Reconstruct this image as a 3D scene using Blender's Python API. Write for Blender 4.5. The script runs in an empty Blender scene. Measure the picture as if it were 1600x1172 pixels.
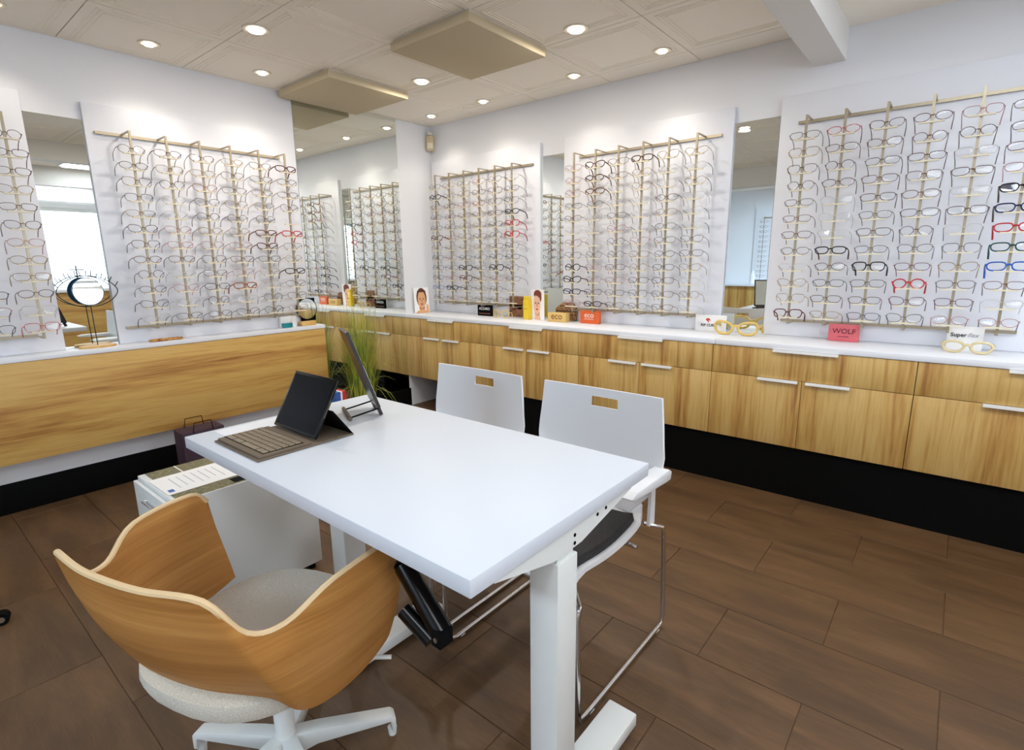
import bpy, bmesh, math, random
from mathutils import Vector, Matrix
random.seed(7)
PI = math.pi
S = bpy.context.scene
COL = S.collection
# ------------------------------------------------------------------ camera
cd = bpy.data.cameras.new('camera'); cam = bpy.data.objects.new('camera', cd); COL.objects.link(cam)
cd.sensor_width = 36; cd.lens = 834.454 * 36 / 1600; cd.clip_start = .02
yaw, pitch, roll = .69248, .20947, -.012414
Fw = Vector((math.cos(yaw)*math.cos(pitch), math.sin(yaw)*math.cos(pitch), -math.sin(pitch)))
Rt = Vector((math.sin(yaw), -math.cos(yaw), 0)); Up = Rt.cross(Fw)
Rt, Up = Rt*math.cos(roll)+Up*math.sin(roll), Up*math.cos(roll)-Rt*math.sin(roll)
cam.matrix_world = Matrix(((Rt.x, Up.x, -Fw.x, -3.7471), (Rt.y, Up.y, -Fw.y, -4.0937), (Rt.z, Up.z, -Fw.z, 1.4), (0, 0, 0, 1)))
S.camera = cam
# ------------------------------------------------------------------ world, exposure
W = bpy.data.worlds.new('world'); S.world = W; W.use_nodes = True
W.node_tree.nodes['Background'].inputs[0].default_value = (.86, .93, 1.0, 1)
W.node_tree.nodes['Background'].inputs[1].default_value = 9.0
S.view_settings.view_transform = 'Standard'; S.view_settings.look = 'None'
S.view_settings.gamma = 1; S.view_settings.use_curve_mapping = False
S.view_settings.exposure = -0.6
S.cycles.max_bounces = 10; S.cycles.transparent_max_bounces = 24
H = 2.666

def area_light(name, loc, rot, sx, sy, power, col, shape='RECTANGLE'):
    l = bpy.data.lights.new(name, 'AREA'); l.shape = shape; l.size = sx; l.size_y = sy; l.energy = power; l.color = col
    o = bpy.data.objects.new(name, l); COL.objects.link(o); o.location = loc; o.rotation_euler = rot
    return o

# ------------------------------------------------------------------ materials
MATS = {}
def lin(c):
    if isinstance(c, str): c = [int(c[i:i+2], 16)/255 for i in (0, 2, 4)]
    return tuple((v/12.92 if v <= .04045 else ((v+.055)/1.055)**2.4) for v in c) + (1,)
def mat(name, col, rough=.5, metal=0., spec=.5, emit=None, estr=0., bump=None, var=None):
    m = bpy.data.materials.new(name); m.use_nodes = True; nt = m.node_tree; b = nt.nodes['Principled BSDF']
    c = lin(col)
    b.inputs['Base Color'].default_value = c; b.inputs['Roughness'].default_value = rough
    b.inputs['Metallic'].default_value = metal; b.inputs['Specular IOR Level'].default_value = spec
    if emit:
        b.inputs['Emission Color'].default_value = lin(emit); b.inputs['Emission Strength'].default_value = estr
    if bump or var:
        tc = nt.nodes.new('ShaderNodeTexCoord'); n = nt.nodes.new('ShaderNodeTexNoise')
        n.inputs['Scale'].default_value = (bump or var)[0]; n.inputs['Detail'].default_value = 4
        nt.links.new(tc.outputs['Object'], n.inputs['Vector'])
        if bump:
            bp = nt.nodes.new('ShaderNodeBump'); bp.inputs['Strength'].default_value = bump[1]; bp.inputs['Distance'].default_value = .002
            nt.links.new(n.outputs['Fac'], bp.inputs['Height']); nt.links.new(bp.outputs['Normal'], b.inputs['Normal'])
        if var:
            r = nt.nodes.new('ShaderNodeValToRGB'); r.color_ramp.elements[0].position = .35; r.color_ramp.elements[1].position = .65
            r.color_ramp.elements[0].color = c; r.color_ramp.elements[1].color = lin(var[1])
            nt.links.new(n.outputs['Fac'], r.inputs['Fac']); nt.links.new(r.outputs['Color'], b.inputs['Base Color'])
    MATS[name] = m
    return m
def wood(name, cols, scale, rough=.45, fine=(1, 1, 1), pos=None):
    m = bpy.data.materials.new(name); m.use_nodes = True; nt = m.node_tree; b = nt.nodes['Principled BSDF']
    b.inputs['Roughness'].default_value = rough
    N = nt.nodes.new; L = nt.links.new
    tc = N('ShaderNodeTexCoord'); oi = N('ShaderNodeObjectInfo'); mp = N('ShaderNodeMapping'); mp.inputs['Scale'].default_value = scale
    mul = N('ShaderNodeVectorMath'); mul.operation = 'SCALE'; mul.inputs[0].default_value = (7, 13, 5); L(oi.outputs['Random'], mul.inputs['Scale'])
    add = N('ShaderNodeVectorMath'); L(tc.outputs['Object'], add.inputs[0]); L(mul.outputs['Vector'], add.inputs[1])
    L(add.outputs['Vector'], mp.inputs['Vector'])
    n1 = N('ShaderNodeTexNoise'); n1.inputs['Scale'].default_value = 1; n1.inputs['Detail'].default_value = 5; n1.inputs['Roughness'].default_value = .6; n1.inputs['Distortion'].default_value = .6
    L(mp.outputs['Vector'], n1.inputs['Vector'])
    mp2 = N('ShaderNodeMapping'); mp2.inputs['Scale'].default_value = fine; L(tc.outputs['Object'], mp2.inputs['Vector'])
    n2 = N('ShaderNodeTexNoise'); n2.inputs['Scale'].default_value = 1; n2.inputs['Detail'].default_value = 3; L(mp2.outputs['Vector'], n2.inputs['Vector'])
    mx = N('ShaderNodeMath'); mx.operation = 'MULTIPLY_ADD'; mx.inputs[1].default_value = .32; L(n2.outputs['Fac'], mx.inputs[0]); 
    sb = N('ShaderNodeMath'); sb.operation = 'SUBTRACT'; sb.inputs[1].default_value = .16; L(n1.outputs['Fac'], sb.inputs[0]); L(sb.outputs[0], mx.inputs[2])
    r = N('ShaderNodeValToRGB'); L(mx.outputs[0], r.inputs['Fac'])
    ps = pos or [.3+.4*i/(len(cols)-1) for i in range(len(cols))]
    while len(r.color_ramp.elements) < len(cols): r.color_ramp.elements.new(.5)
    for e, p, c in zip(r.color_ramp.elements, ps, cols): e.position = p; e.color = lin(c)
    L(r.outputs['Color'], b.inputs['Base Color'])
    bp = N('ShaderNodeBump'); bp.inputs['Strength'].default_value = .12; bp.inputs['Distance'].default_value = .001
    L(n2.outputs['Fac'], bp.inputs['Height']); L(bp.outputs['Normal'], b.inputs['Normal'])
    MATS[name] = m
    return m
mat('wall', 'ebebee', .7, bump=(160, .15)); mat('ceil', 'fdf5e6', .8, bump=(220, .2)); mat('panel', 'e9eaf0', .35)
mat('beam', 'e6e2dc', .7); mat('acoustic', 'cdbd9d', .95, bump=(500, .5)); mat('black', '020202', .8, spec=.15); mat('blackgloss', '050506', .25, spec=.3)
mat('laminate', 'eceef3', .4); mat('tabletop', 'd3d8e0', .42, spec=.3); mat('whitemetal', 'e3e5e2', .4); mat('plastic', 'e4e5e8', .4)
mat('mirror', 'f0f5f2', .0, 1.0); mat('mirroredge', '9db0a0', .2); mat('rack', 'b3a68e', .35, .55); mat('shelfbar', 'e6dcc0', .3)
mat('handle', 'f8f7f5', .4); mat('chrome', 'd8d8da', .08, 1.0); mat('fabric', 'e2dccf', .95, bump=(500, .9), var=(420, 'bdb5a6'))
mat('upholst', '17161a', .9, bump=(300, .6), var=(90, '3a3634')); mat('yellow', 'e6c52a', .35); mat('cardwhite', 'f3f1ef', .5)
mat('skin1', 'dfa877', .6); mat('skin2', 'e9bba1', .6); mat('skinshade', 'b9754d', .6); mat('hair1', '5b3020', .6); mat('hair2', '7d3a2c', .6); mat('lip', 'b4473e', .5); mat('eye', '40271c', .5)
mat('ecoblock', 'd9b56e', .6); mat('ecotext', '7d4a1e', .6); mat('orange', 'e2632a', .45); mat('pink', 'dd6a72', .5); mat('wine', '5a0f1c', .5)
mat('navyback', '14486e', .4); mat('teal', '168a94', .4); mat('darkwire', '20312f', .4, .4); mat('basewood', 'e0b873', .5, var=(18, 'd2a35c'))
mat('greytext', '3c3f44', .5); mat('lightgrey', '9aa0a6', .5); mat('redlogo', 'cc3a33', .5); mat('beige', 'd2c197', .5)
mat('case', '6b5c4b', .7, bump=(600, .3)); mat('keys', '8a7a64', .6); mat('screen', '010101', .08, spec=.12); mat('brochure', '8d7b58', .5, var=(60, '4f5a3c')); mat('printgrey', 'aab0ba', .6)
mat('purple', '3b2634', .7); mat('red', 'c92f35', .5); mat('blue', '3b62ad', .5); mat('goldwood', 'd9b968', .35, .15); mat('palegold', 'd8c79b', .3, .2)
mat('brownphoto', '9a6a45', .5, var=(14, '6b4228')); mat('leopard', 'b98a57', .6, var=(70, '3a2214')); mat('pot', '24211f', .6)
mat('grass', 'c2bf4c', .6, var=(7, '66852a')); mat('easel', '241d18', .3); mat('tortoise', '8a4a1e', .3, var=(60, 'd9a24b')); mat('lampglow', 'ffffff', .5, emit='fff3dd', estr=14)
mat('panelglow', 'ffffff', .5, emit='eef5ff', estr=5); mat('trimring', 'd8cfbf', .5)
wood('oak_v', ['9a6a34', 'bd904d', 'cca660', 'd5b26e', 'c39752'], (12, 12, .5), fine=(70, 70, 5), pos=[.29, .41, .51, .60, .74])
wood('oak_h', ['935f2b', 'b98a48', 'c99f57', 'd1aa62', 'c0924b'], (.6, 9, 9), fine=(5, 70, 70), pos=[.29, .41, .51, .60, .74])
wood('ply', ['a06a2e', 'b47c3e', 'c08847', 'cc9653'], (.8, .8, 14), rough=.4, fine=(5, 5, 230))
mat('plyedge', 'dcbf93', .5)
wood('floor', ['4c3622', '553d26', '60452b', '6a4d32'], (9, 1.5, 8), rough=.45, fine=(220, 14, 40))
def lensmat(name, col, fac):
    m = bpy.data.materials.new(name); m.use_nodes = True; nt = m.node_tree; nt.nodes.clear()
    o = nt.nodes.new('ShaderNodeOutputMaterial'); t = nt.nodes.new('ShaderNodeBsdfTransparent'); g = nt.nodes.new('ShaderNodeBsdfGlossy'); mx = nt.nodes.new('ShaderNodeMixShader')
    t.inputs[0].default_value = col; g.inputs['Roughness'].default_value = .03; g.inputs[0].default_value = (1, 1, 1, 1); mx.inputs[0].default_value = fac
    nt.links.new(t.outputs[0], mx.inputs[1]); nt.links.new(g.outputs[0], mx.inputs[2]); nt.links.new(mx.outputs[0], o.inputs[0]); MATS[name] = m
lensmat('lens', (.97, .975, .98, 1), .018); lensmat('sunlens', (.06, .09, .14, 1), .25); lensmat('glass', (.93, .96, 1, 1), .06)
FR = dict(k=('black', '0d0c0d', 0), b=('dark brown', '55301f', .1), t=('tortoise brown', '6d3d22', .0), r=('red', 'c01f2b', 0), w=('burgundy', '5c1a26', 0), g=('gold wire', 'a58a5c', .7),
          p=('rose', 'b98080', .4), c=('clear', 'c9c6c2', 0), n=('navy', '16204a', 0), s=('gunmetal', '6b6058', .5), e=('dark green', '0c4a48', 0), u=('blue', '1e5bb8', 0), l=('purple', '4a3350', .2), o=('amber tortoise', '9a4a1c', 0), d=('black sun', '15161b', 0))
for k_, v_ in FR.items(): mat('fr_'+k_, v_[1], .3, v_[2])

# ------------------------------------------------------------------ mesh helpers
class MB:
    def __init__(s): s.v = []; s.f = []
    def add(s, vs, fs):
        n = len(s.v); s.v += [tuple(p) for p in vs]; s.f += [tuple(i+n for i in f) for f in fs]; return s
    def box(s, x0, x1, y0, y1, z0, z1):
        x0, x1 = sorted((x0, x1)); y0, y1 = sorted((y0, y1)); z0, z1 = sorted((z0, z1))
        return s.add([(x0, y0, z0), (x1, y0, z0), (x1, y1, z0), (x0, y1, z0), (x0, y0, z1), (x1, y0, z1), (x1, y1, z1), (x0, y1, z1)],
                     [(0, 3, 2, 1), (4, 5, 6, 7), (0, 1, 5, 4), (1, 2, 6, 5), (2, 3, 7, 6), (3, 0, 4, 7)])
    def tube(s, pts, r, n=8, closed=False, rs=None, sq=False):
        pts = [Vector(p) for p in pts]; m = len(pts); ring = []
        prev = None
        for i, p in enumerate(pts):
            a = pts[(i-1) % m] if (closed or i > 0) else p; b = pts[(i+1) % m] if (closed or i < m-1) else p
            t = (b-a).normalized()
            if prev is None:
                u = t.cross(Vector((0, 0, 1)));
                if u.length < .1: u = t.cross(Vector((0, 1, 0)))
            else: u = prev - t*prev.dot(t)
            u.normalize(); prev = u; w = t.cross(u); rr = rs[i] if rs else r
            off = PI/4 if sq else 0
            ring.append([p + (u*math.cos(2*PI*k/n+off) + w*math.sin(2*PI*k/n+off))*rr for k in range(n)])
        vs = [q for rg in ring for q in rg]; fs = []
        for i in range(m if closed else m-1):
            j = (i+1) % m
            for k in range(n): fs.append((i*n+k, i*n+(k+1) % n, j*n+(k+1) % n, j*n+k))
        if not closed: fs.append(tuple(range(n-1, -1, -1))); fs.append(tuple((m-1)*n+k for k in range(n)))
        return s.add(vs, fs)
    def lathe(s, prof, c, n=24, sx=1, sy=1):
        vs = []; fs = []; m = len(prof)
        for r, z in prof:
            for k in range(n): vs.append((c[0]+sx*r*math.cos(2*PI*k/n), c[1]+sy*r*math.sin(2*PI*k/n), c[2]+z))
        for i in range(m-1):
            for k in range(n): fs.append((i*n+k, i*n+(k+1) % n, (i+1)*n+(k+1) % n, (i+1)*n+k))
        fs.append(tuple(range(n-1, -1, -1))); fs.append(tuple((m-1)*n+k for k in range(n)))
        return s.add(vs, fs)
    def prism(s, poly, o, ux, uy, un, d):
        o, ux, uy, un = Vector(o), Vector(ux), Vector(uy), Vector(un); n = len(poly)
        a = [o+ux*p[0]+uy*p[1] for p in poly]; b = [q+un*d for q in a]
        fs = [tuple(range(n-1, -1, -1)), tuple(range(n, 2*n))] + [(i, (i+1) % n, n+(i+1) % n, n+i) for i in range(n)]
        return s.add(a+b, fs)
    def thick(s, P, t, skip=None):
        nu, nv = len(P), len(P[0]); P = [[Vector(q) for q in row] for row in P]; A = []; B = []
        for i in range(nu):
            for j in range(nv):
                du = P[min(i+1, nu-1)][j]-P[max(i-1, 0)][j]; dv = P[i][min(j+1, nv-1)]-P[i][max(j-1, 0)]
                nn = du.cross(dv).normalized()*t/2; A.append(P[i][j]+nn); B.append(P[i][j]-nn)
        N = nu*nv; cells = {(i, j) for i in range(nu-1) for j in range(nv-1) if not (skip and skip(i, j))}; fs = []
        for i, j in cells:
            q = (i*nv+j, (i+1)*nv+j, (i+1)*nv+j+1, i*nv+j+1); fs.append(q); fs.append(tuple(x+N for x in reversed(q)))
            for (di, dj), (a, b) in (((-1, 0), (3, 0)), ((1, 0), (1, 2)), ((0, -1), (0, 1)), ((0, 1), (2, 3))):
                if (i+di, j+dj) not in cells: fs.append((q[b], q[a], q[a]+N, q[b]+N))
        return s.add(A+B, fs)
    def mesh(s, name, off=(0, 0, 0), bevel=0, smooth=False, seg=2):
        me = bpy.data.meshes.new(name); ox, oy, oz = off
        me.from_pydata([(x-ox, y-oy, z-oz) for x, y, z in s.v], [], s.f)
        bm = bmesh.new(); bm.from_mesh(me); bmesh.ops.recalc_face_normals(bm, faces=bm.faces)
        if bevel: bmesh.ops.bevel(bm, geom=list(bm.edges), offset=bevel, segments=seg, affect='EDGES', profile=.5, clamp_overlap=True)
        bm.to_mesh(me); bm.free()
        if smooth or bevel: me.shade_smooth(); me.set_sharp_from_angle(angle=math.radians(38))
        return me
    def build(s, name, m, parent=None, bevel=0, smooth=False, local=False, loc=None, label=None):
        off = (0, 0, 0)
        if loc is not None: off = loc
        elif parent is not None and not local: off = wloc(parent)
        me = s.mesh(name, off, bevel, smooth); me.materials.append(MATS[m])
        o = bpy.data.objects.new(name, me); COL.objects.link(o)
        if parent is not None: o.parent = parent
        if loc is not None:
            o.location = Vector(loc) - (wloc(parent) if parent is not None else Vector((0, 0, 0)))
        if label: o['label'] = label
        return o
def wloc(o):
    v = Vector(o.location)
    while o.parent: o = o.parent; v += o.location
    return v
def tag(o, label, cat, group=None):
    o['label'] = label; o['category'] = cat
    if group: o['group'] = group
    return o
def thing(name, label, cat, loc=(0, 0, 0), group=None, rot=(0, 0, 0)):
    o = bpy.data.objects.new(name, None); COL.objects.link(o); o.location = loc; o.rotation_euler = rot; o.empty_display_size = .05
    return tag(o, label, cat, group)
def struct(o): o['kind'] = 'structure'; return o
def dup(o, parent=None):
    c = o.copy(); COL.objects.link(c); c.parent = parent
    for ch in o.children: dup(ch, c)
    return c
def text_mesh(txt, size, shear=0., extr=.0006, bold=0.):
    cu = bpy.data.curves.new('t', 'FONT'); cu.body = txt; cu.size = size; cu.extrude = extr; cu.shear = shear; cu.offset = bold; cu.align_x = 'LEFT'
    cu.resolution_u = 3
    o = bpy.data.objects.new('t', cu); COL.objects.link(o); bpy.context.view_layer.update()
    me = bpy.data.meshes.new_from_object(o.evaluated_get(bpy.context.evaluated_depsgraph_get())); bpy.data.objects.remove(o)
    return me
def text(txt, parent, loc, size, m, face, shear=0., bold=0., fit=None):
    """face 'x': readable from -x (right wall things);  'y': readable from -y"""
    me = text_mesh(txt, size, shear, bold=bold); me.materials.clear(); me.materials.append(MATS[m])
    w = max(v.co.x for v in me.vertices) - min(v.co.x for v in me.vertices)
    o = bpy.data.objects.new('lettering', me); COL.objects.link(o); o.parent = parent
    o.location = Vector(loc) - wloc(parent); o.rotation_euler = (PI/2, 0, -PI/2 if face == 'x' else 0)
    if fit: k = fit/w; o.scale = (k, k if not shear else k, 1)
    return o

# ================================================================== SETTING
BX, BY = -7.6, -8.3
fl = struct(MB().box(BX, .1, BY, .1, -.06, -.003).build('floor', 'floor'))
tm = {}
def tile_mesh(w, l):
    k = (round(w, 3), round(l, 3))
    if k not in tm:
        tm[k] = MB().box(.0012, w-.0012, .0012, l-.0012, -.003, 0).mesh('floor_tile', bevel=.0009, seg=1); tm[k].materials.append(MATS['floor'])
    return tm[k]
for c in range(14):
    x0 = -.34*(c+1); y = -3.87 if c % 2 == 0 else -3.53
    if c == 0: pass
    st = [y+.68*i for i in range(-2, 7)]
    for a in st:
        b = min(a+.68, 0.); a2 = max(a, -5.1)
        if b-a2 < .03: continue
        o = bpy.data.objects.new('floor_tile', tile_mesh(.34, b-a2)); COL.objects.link(o); o.parent = fl; o.location = (x0, a2, 0)
# ceiling
ce = MB().box(BX, .1, -3.45, .1, 2.69, 2.8).box(BX, .1, BY, -3.45, 2.652, 2.8)
ce = struct(ce.build('ceiling', 'ceil'))
XS = [0, -.21, -.858, -1.506, -2.154, -2.802, -3.45, -4.098, -4.6]; YS = [0, -.655, -1.31, -1.965, -2.62, -3.29]
for i in range(len(XS)-1):
    for j in range(len(YS)-1):
        if i == 2 and j in (0, 2): continue
        x1, x0, y1, y0 = XS[i]-.003, XS[i+1]+.003, YS[j]-.003, YS[j+1]+.003
        m = MB().box(x0, x1, y0, y1, H, 2.69)
        if i > 0:
            for q in (.045, .066, .087):
                w = .005
                m.box(x0+q, x1-q, y0+q, y0+q+w, H-.0024, H+.001).box(x0+q, x1-q, y1-q-w, y1-q, H-.0024, H+.001)
                m.box(x0+q, x0+q+w, y0+q, y1-q, H-.0024, H+.001).box(x1-q-w, x1-q, y0+q, y1-q, H-.0024, H+.001)
        m.build('ceiling_tile', 'ceil', ce)
# walls
struct(MB().box(BX, .1, 0, .1, 0, 2.69).build('wall_left', 'wall'))
struct(MB().box(0, .1, BY, 0, 0, 2.69).build('wall_right', 'wall'))
struct(MB().box(BX-.1, BX, BY, .1, 0, 2.69).build('wall_far', 'wall'))
wx0, wx1, wz0, wz1 = -6.2, -.5, .75, 2.42
struct(MB().box(BX, wx0, BY-.1, BY, 0, 2.69).box(wx1, .1, BY-.1, BY, 0, 2.69).box(wx0, wx1, BY-.1, BY, 0, wz0).box(wx0, wx1, BY-.1, BY, wz1, 2.69).build('wall_back', 'wall'))
wn = struct(MB().box(wx0, wx1, BY-.08, BY-.02, wz0, wz0+.06).box(wx0, wx1, BY-.08, BY-.02, wz1-.06, wz1).build('window_1', 'whitemetal'))
for i in range(5):
    x = wx0 + (wx1-wx0)*i/4; MB().box(x-.03, x+.03, BY-.08, BY-.02, wz0+.06, wz1-.06).build('mullion', 'whitemetal', wn)
for i in range(4):
    a = wx0+(wx1-wx0)*i/4+.03; b = wx0+(wx1-wx0)*(i+1)/4-.03; MB().box(a, b, BY-.052, BY-.046, wz0+.06, wz1-.06).build('pane', 'glass', wn)
struct(MB().box(BX, 0, -3.45, -3.29, 2.482, 2.69).build('trim_1', 'beam'))
struct(MB().box(-4.76, -4.6, -3.29, 0, 2.40, 2.69).build('trim_2', 'beam'))
struct(MB().box(BX, 0, -5.15, -5.0, 2.42, 2.66).build('trim_3', 'beam'))
struct(MB().box(BX, 0, -6.7, -6.4, 2.36, 2.66).build('trim_4', 'beam'))
struct(MB().box(BX, -.4, -.012, 0, 0, .18).build('baseboard_left', 'black', bevel=.002))
struct(MB().box(-.012, 0, BY, 0, 0, .18).build('baseboard_right', 'black', bevel=.002))

# ================================================================== LAMPS
def downlight(x, y, big, label, grp):
    t = thing('ceiling_downlight', label, 'ceiling light', (x, y, H), grp)
    R_ = .062 if big else .05
    MB().lathe([(R_*.8, 0.0005), (R_*.8, -.004), (R_*1.12, -.006), (R_*1.15, -.0005)], (x, y, H), 28).build('trim_ring', 'trimring', t, smooth=True)
    MB().lathe([(R_*.72 if big else R_*.55, -.003), (R_*.62 if big else R_*.48, -.013), (.008, -.017)], (x, y, H), 24).build('lamp', 'lampglow', t, smooth=True)
    if big:
        area_light('downlight_disc', (x, y, H-.03), (0, 0, 0), .1, .1, 15, (1, .93, .84), 'DISK')
    else:
        l = bpy.data.lights.new('spot_beam', 'SPOT'); l.energy = 8; l.color = (1, .9, .76); l.spot_size = math.radians(105); l.spot_blend = .8; l.shadow_soft_size = .03
        a = bpy.data.objects.new('spot_beam', l); COL.objects.link(a); a.location = (x, y, H-.03)
        d = Vector((.0, .13, -1)) if y > -.31 and x < -.5 else Vector((.13, 0, -1))
        a.rotation_euler = d.to_track_quat('-Z', 'Y').to_euler()
    return t
for x, y, lab in ((-2.114, -.94, 'large round downlight in ceiling tile above the desk end'), (-.95, -2.27, 'large round downlight between the hanging panel and the beam'), (-.94, -.96, 'large round downlight between the two beige hanging panels'), (-2.114, -2.27, 'large round downlight above the white desk')):
    downlight(x, y, True, lab, 'large ceiling downlights')
for x, y, lab in ((-2.43, -.29, 'small downlight above the rack beside the eye mirror'), (-1.77, -.30, 'small downlight near the tall corner mirror'), (-.33, -2.5, 'small downlight next to the ceiling beam'), (-.31, -1.84, 'small downlight second from the ceiling beam'), (-.29, -.96, 'small downlight third from the ceiling beam'), (-.27, -.32, 'small downlight in the ceiling corner by the motion sensor'), (-3.1, -.29, 'small downlight above the rack with one rod showing'),):
    downlight(x, y, False, lab, 'small ceiling downlights')
def ceil_panel(x, y, w, l, label):
    pw, pc = (120, (.6, .8, 1)) if x < -6 else (24, (.86, .93, 1))  # panel over the far display is added; its blue stands in for daylight
    t = thing('ceiling_light_panel', label, 'ceiling light', (x, y, 2.652), 'bright ceiling panels in the back room')
    MB().box(x-w/2, x+w/2, y-l/2, y+l/2, 2.64, 2.652).build('frame', 'whitemetal', t)
    MB().box(x-w/2+.02, x+w/2-.02, y-l/2+.02, y+l/2-.02, 2.634, 2.64).build('diffuser', 'panelglow', t)
    area_light('panel_beam', (x, y, 2.62), (0, 0, 0), w*.9, l*.9, pw, pc)
for x, y, lab in ((-1.6, -4.25, 'bright ceiling panel next to the beam'), (-4.2, -4.25, 'bright ceiling panel above the passage'), (-1.6, -5.8, 'bright ceiling panel above the reception desk'), (-4.2, -5.8, 'bright ceiling panel between the rear beams'), (-6.2, -2.2, 'added blue ceiling panel standing in for daylight over the far display')):
    ceil_panel(x, y, .6, 1.1, lab)
# hanging acoustic panels
for y0, y1, lab in ((-2.0, -1.37, 'beige fabric acoustic panel hung between two large downlights'), (-.72, -.06, 'beige fabric acoustic panel against the tall corner mirror')):
    t = thing('acoustic_panel', lab, 'ceiling panel', (-1.2, (y0+y1)/2, H-.065), 'beige panels hung in the ceiling')
    MB().box(-1.535, -.865, y0, y1, H-.062, H-.012).build('fabric_panel', 'acoustic', t, bevel=.006)
    MB().box(-1.52, -.87, y0+.01, y1-.01, H-.012, H+.024).build('backing_frame', 'trimring', t)

# ================================================================== COUNTERS
CZ = .916
t = thing('wall_ledge', 'long oak-fronted shallow ledge with white top under the left displays', 'ledge', (-3.0, -.06, .32))
MB().box(BX, -1.362, -.132, -.002, .886, CZ).build('worktop', 'laminate', t, bevel=.002)
MB().box(BX, -1.364, -.128, -.110, .319, .885).build('front_panel', 'oak_h', t, bevel=.0015)
MB().box(-1.382, -1.364, -.110, -.014, .319, .885).build('end_panel', 'oak_h', t, bevel=.0015)
MB().box(BX, -1.385, -.109, -.014, .322, .34).build('base_panel', 'laminate', t)
XF = -.417
units = [0, -.987, -1.974, -2.961, -3.985, -4.99, -5.98]
ulab = ['oak wall cabinet meeting the tall corner mirror', 'oak wall cabinet under the two portrait cards', 'oak wall cabinet under the orange block', 'oak wall cabinet under the pink sign', 'oak wall cabinet under the white card and pale gold glasses', 'oak wall cabinet at the far end from the corner mirror']
for i in range(6):
    y1, y0 = units[i], units[i+1]; g = .0018
    t = thing('wall_cabinet', ulab[i], 'cabinet', (-.2, (y0+y1)/2, .312), 'oak wall cabinets under the long counter')
    yy = -.003 if i == 0 else y1-.001
    MB().box(-.398, -.003, y0+.001, yy, .312, .882).build('body', 'oak_v', t)
    d = MB().box(XF, -.3985, y0+g, y1-g, .7115, .8815).build('drawer', 'oak_v', t, bevel=.001)
    yc = (y0+y1)/2
    hh = MB().box(XF-.016, XF-.001, yc-.165, yc+.165, .8795, .8825).box(XF-.016, XF-.0135, yc-.165, yc+.165, .869, .8795); hh.build('handle', 'handle', d)
    for a, b, hs in ((yc+g/2+.0005, y1-g, 1), (y0+g, yc-g/2-.0005, -1)):
        dr = MB().box(XF, -.3985, a, b, .3115, .7085).build('door', 'oak_v', t, bevel=.001)
        h0, h1 = (yc+.02, yc+.235) if hs > 0 else (yc-.235, yc-.02)
        MB().box(XF-.016, XF-.001, h0, h1, .7065, .7095).box(XF-.016, XF-.0135, h0, h1, .695, .7065).build('handle', 'handle', dr)
for a, b, lab in ((-2.972, -.003, 'white laminate countertop length running to the corner mirror'), (-5.98, -2.974, 'white laminate countertop length holding the pink sign')):
    tag(MB().box(-.422, -.002, a, b, .884, CZ).build('countertop', 'laminate', bevel=.002, loc=(-.2, (a+b)/2, .9)), lab, 'countertop')
struct(MB().box(-.402, -.38, BY, -.43, 0, .311).build('trim_5', 'black'))

# ================================================================== PANELS, MIRRORS, RACKS
def panel_left(x0, x1, lab): tag(MB().box(x0, x1, -.03, -.002, CZ+.001, 2.34).build('display_board', 'panel', bevel=.0015, loc=((x0+x1)/2, -.016, CZ)), lab, 'panel', 'white display panels')
def panel_right(y0, y1, lab): tag(MB().box(-.03, -.002, y0, y1, CZ+.001, 2.34).build('display_board', 'panel', bevel=.0015, loc=(-.016, (y0+y1)/2, CZ)), lab, 'panel', 'white display panels')
panel_left(-4.32, -3.015, 'white display panel with a single rod in view beside eye mirror'); panel_left(-2.743, -1.428, 'white display panel between eye mirror and tall corner mirror')
panel_right(-1.335, -.035, 'white display panel nearest the room corner'); panel_right(-2.867, -1.572, 'white display panel between two narrow counter mirrors'); panel_right(-4.45, -3.143, 'white display panel behind the pink sign')
def mirror(box, lab, thin, cat='mirror'):
    x0, x1, y0, y1, z0, z1 = box
    t = thing('wall_mirror', lab, 'mirror', ((x0+x1)/2, (y0+y1)/2, z0))
    if thin == 'y':
        MB().box(x0, x1, y0, y0+.0015, z0, z1).build('mirror_face', 'mirror', t); MB().box(x0, x1, y0+.0016, y1, z0, z1).build('backing', 'mirroredge', t)
    else:
        MB().box(x0, x0+.0015, y0, y1, z0, z1).build('mirror_face', 'mirror', t); MB().box(x0+.0016, x1, y0, y1, z0, z1).build('backing', 'mirroredge', t)
mirror((-3.013, -2.745, -.008, -.001, CZ+.001, 2.243), 'narrow frameless wall mirror behind the eye-shaped mirror', 'y')
mirror((-1.41, -.417, -.006, -.001, .181, 2.664), 'tall frameless mirror filling the wall beside the room corner', 'y')
mirror((-.008, -.001, -1.57, -1.337, CZ+.001, 2.235), 'narrow frameless mirror behind the wooden block', 'x')
mirror((-.008, -.001, -3.135, -2.869, CZ+.001, 2.243), 'narrow frameless mirror behind the big yellow glasses', 'x')

ORD = ['first', 'second', 'third', 'fourth', 'fifth', 'sixth', 'seventh', 'eighth', 'ninth', 'tenth', 'eleventh', 'twelfth']
ROWZ = [2.083-.0918*i for i in range(12)]
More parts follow.
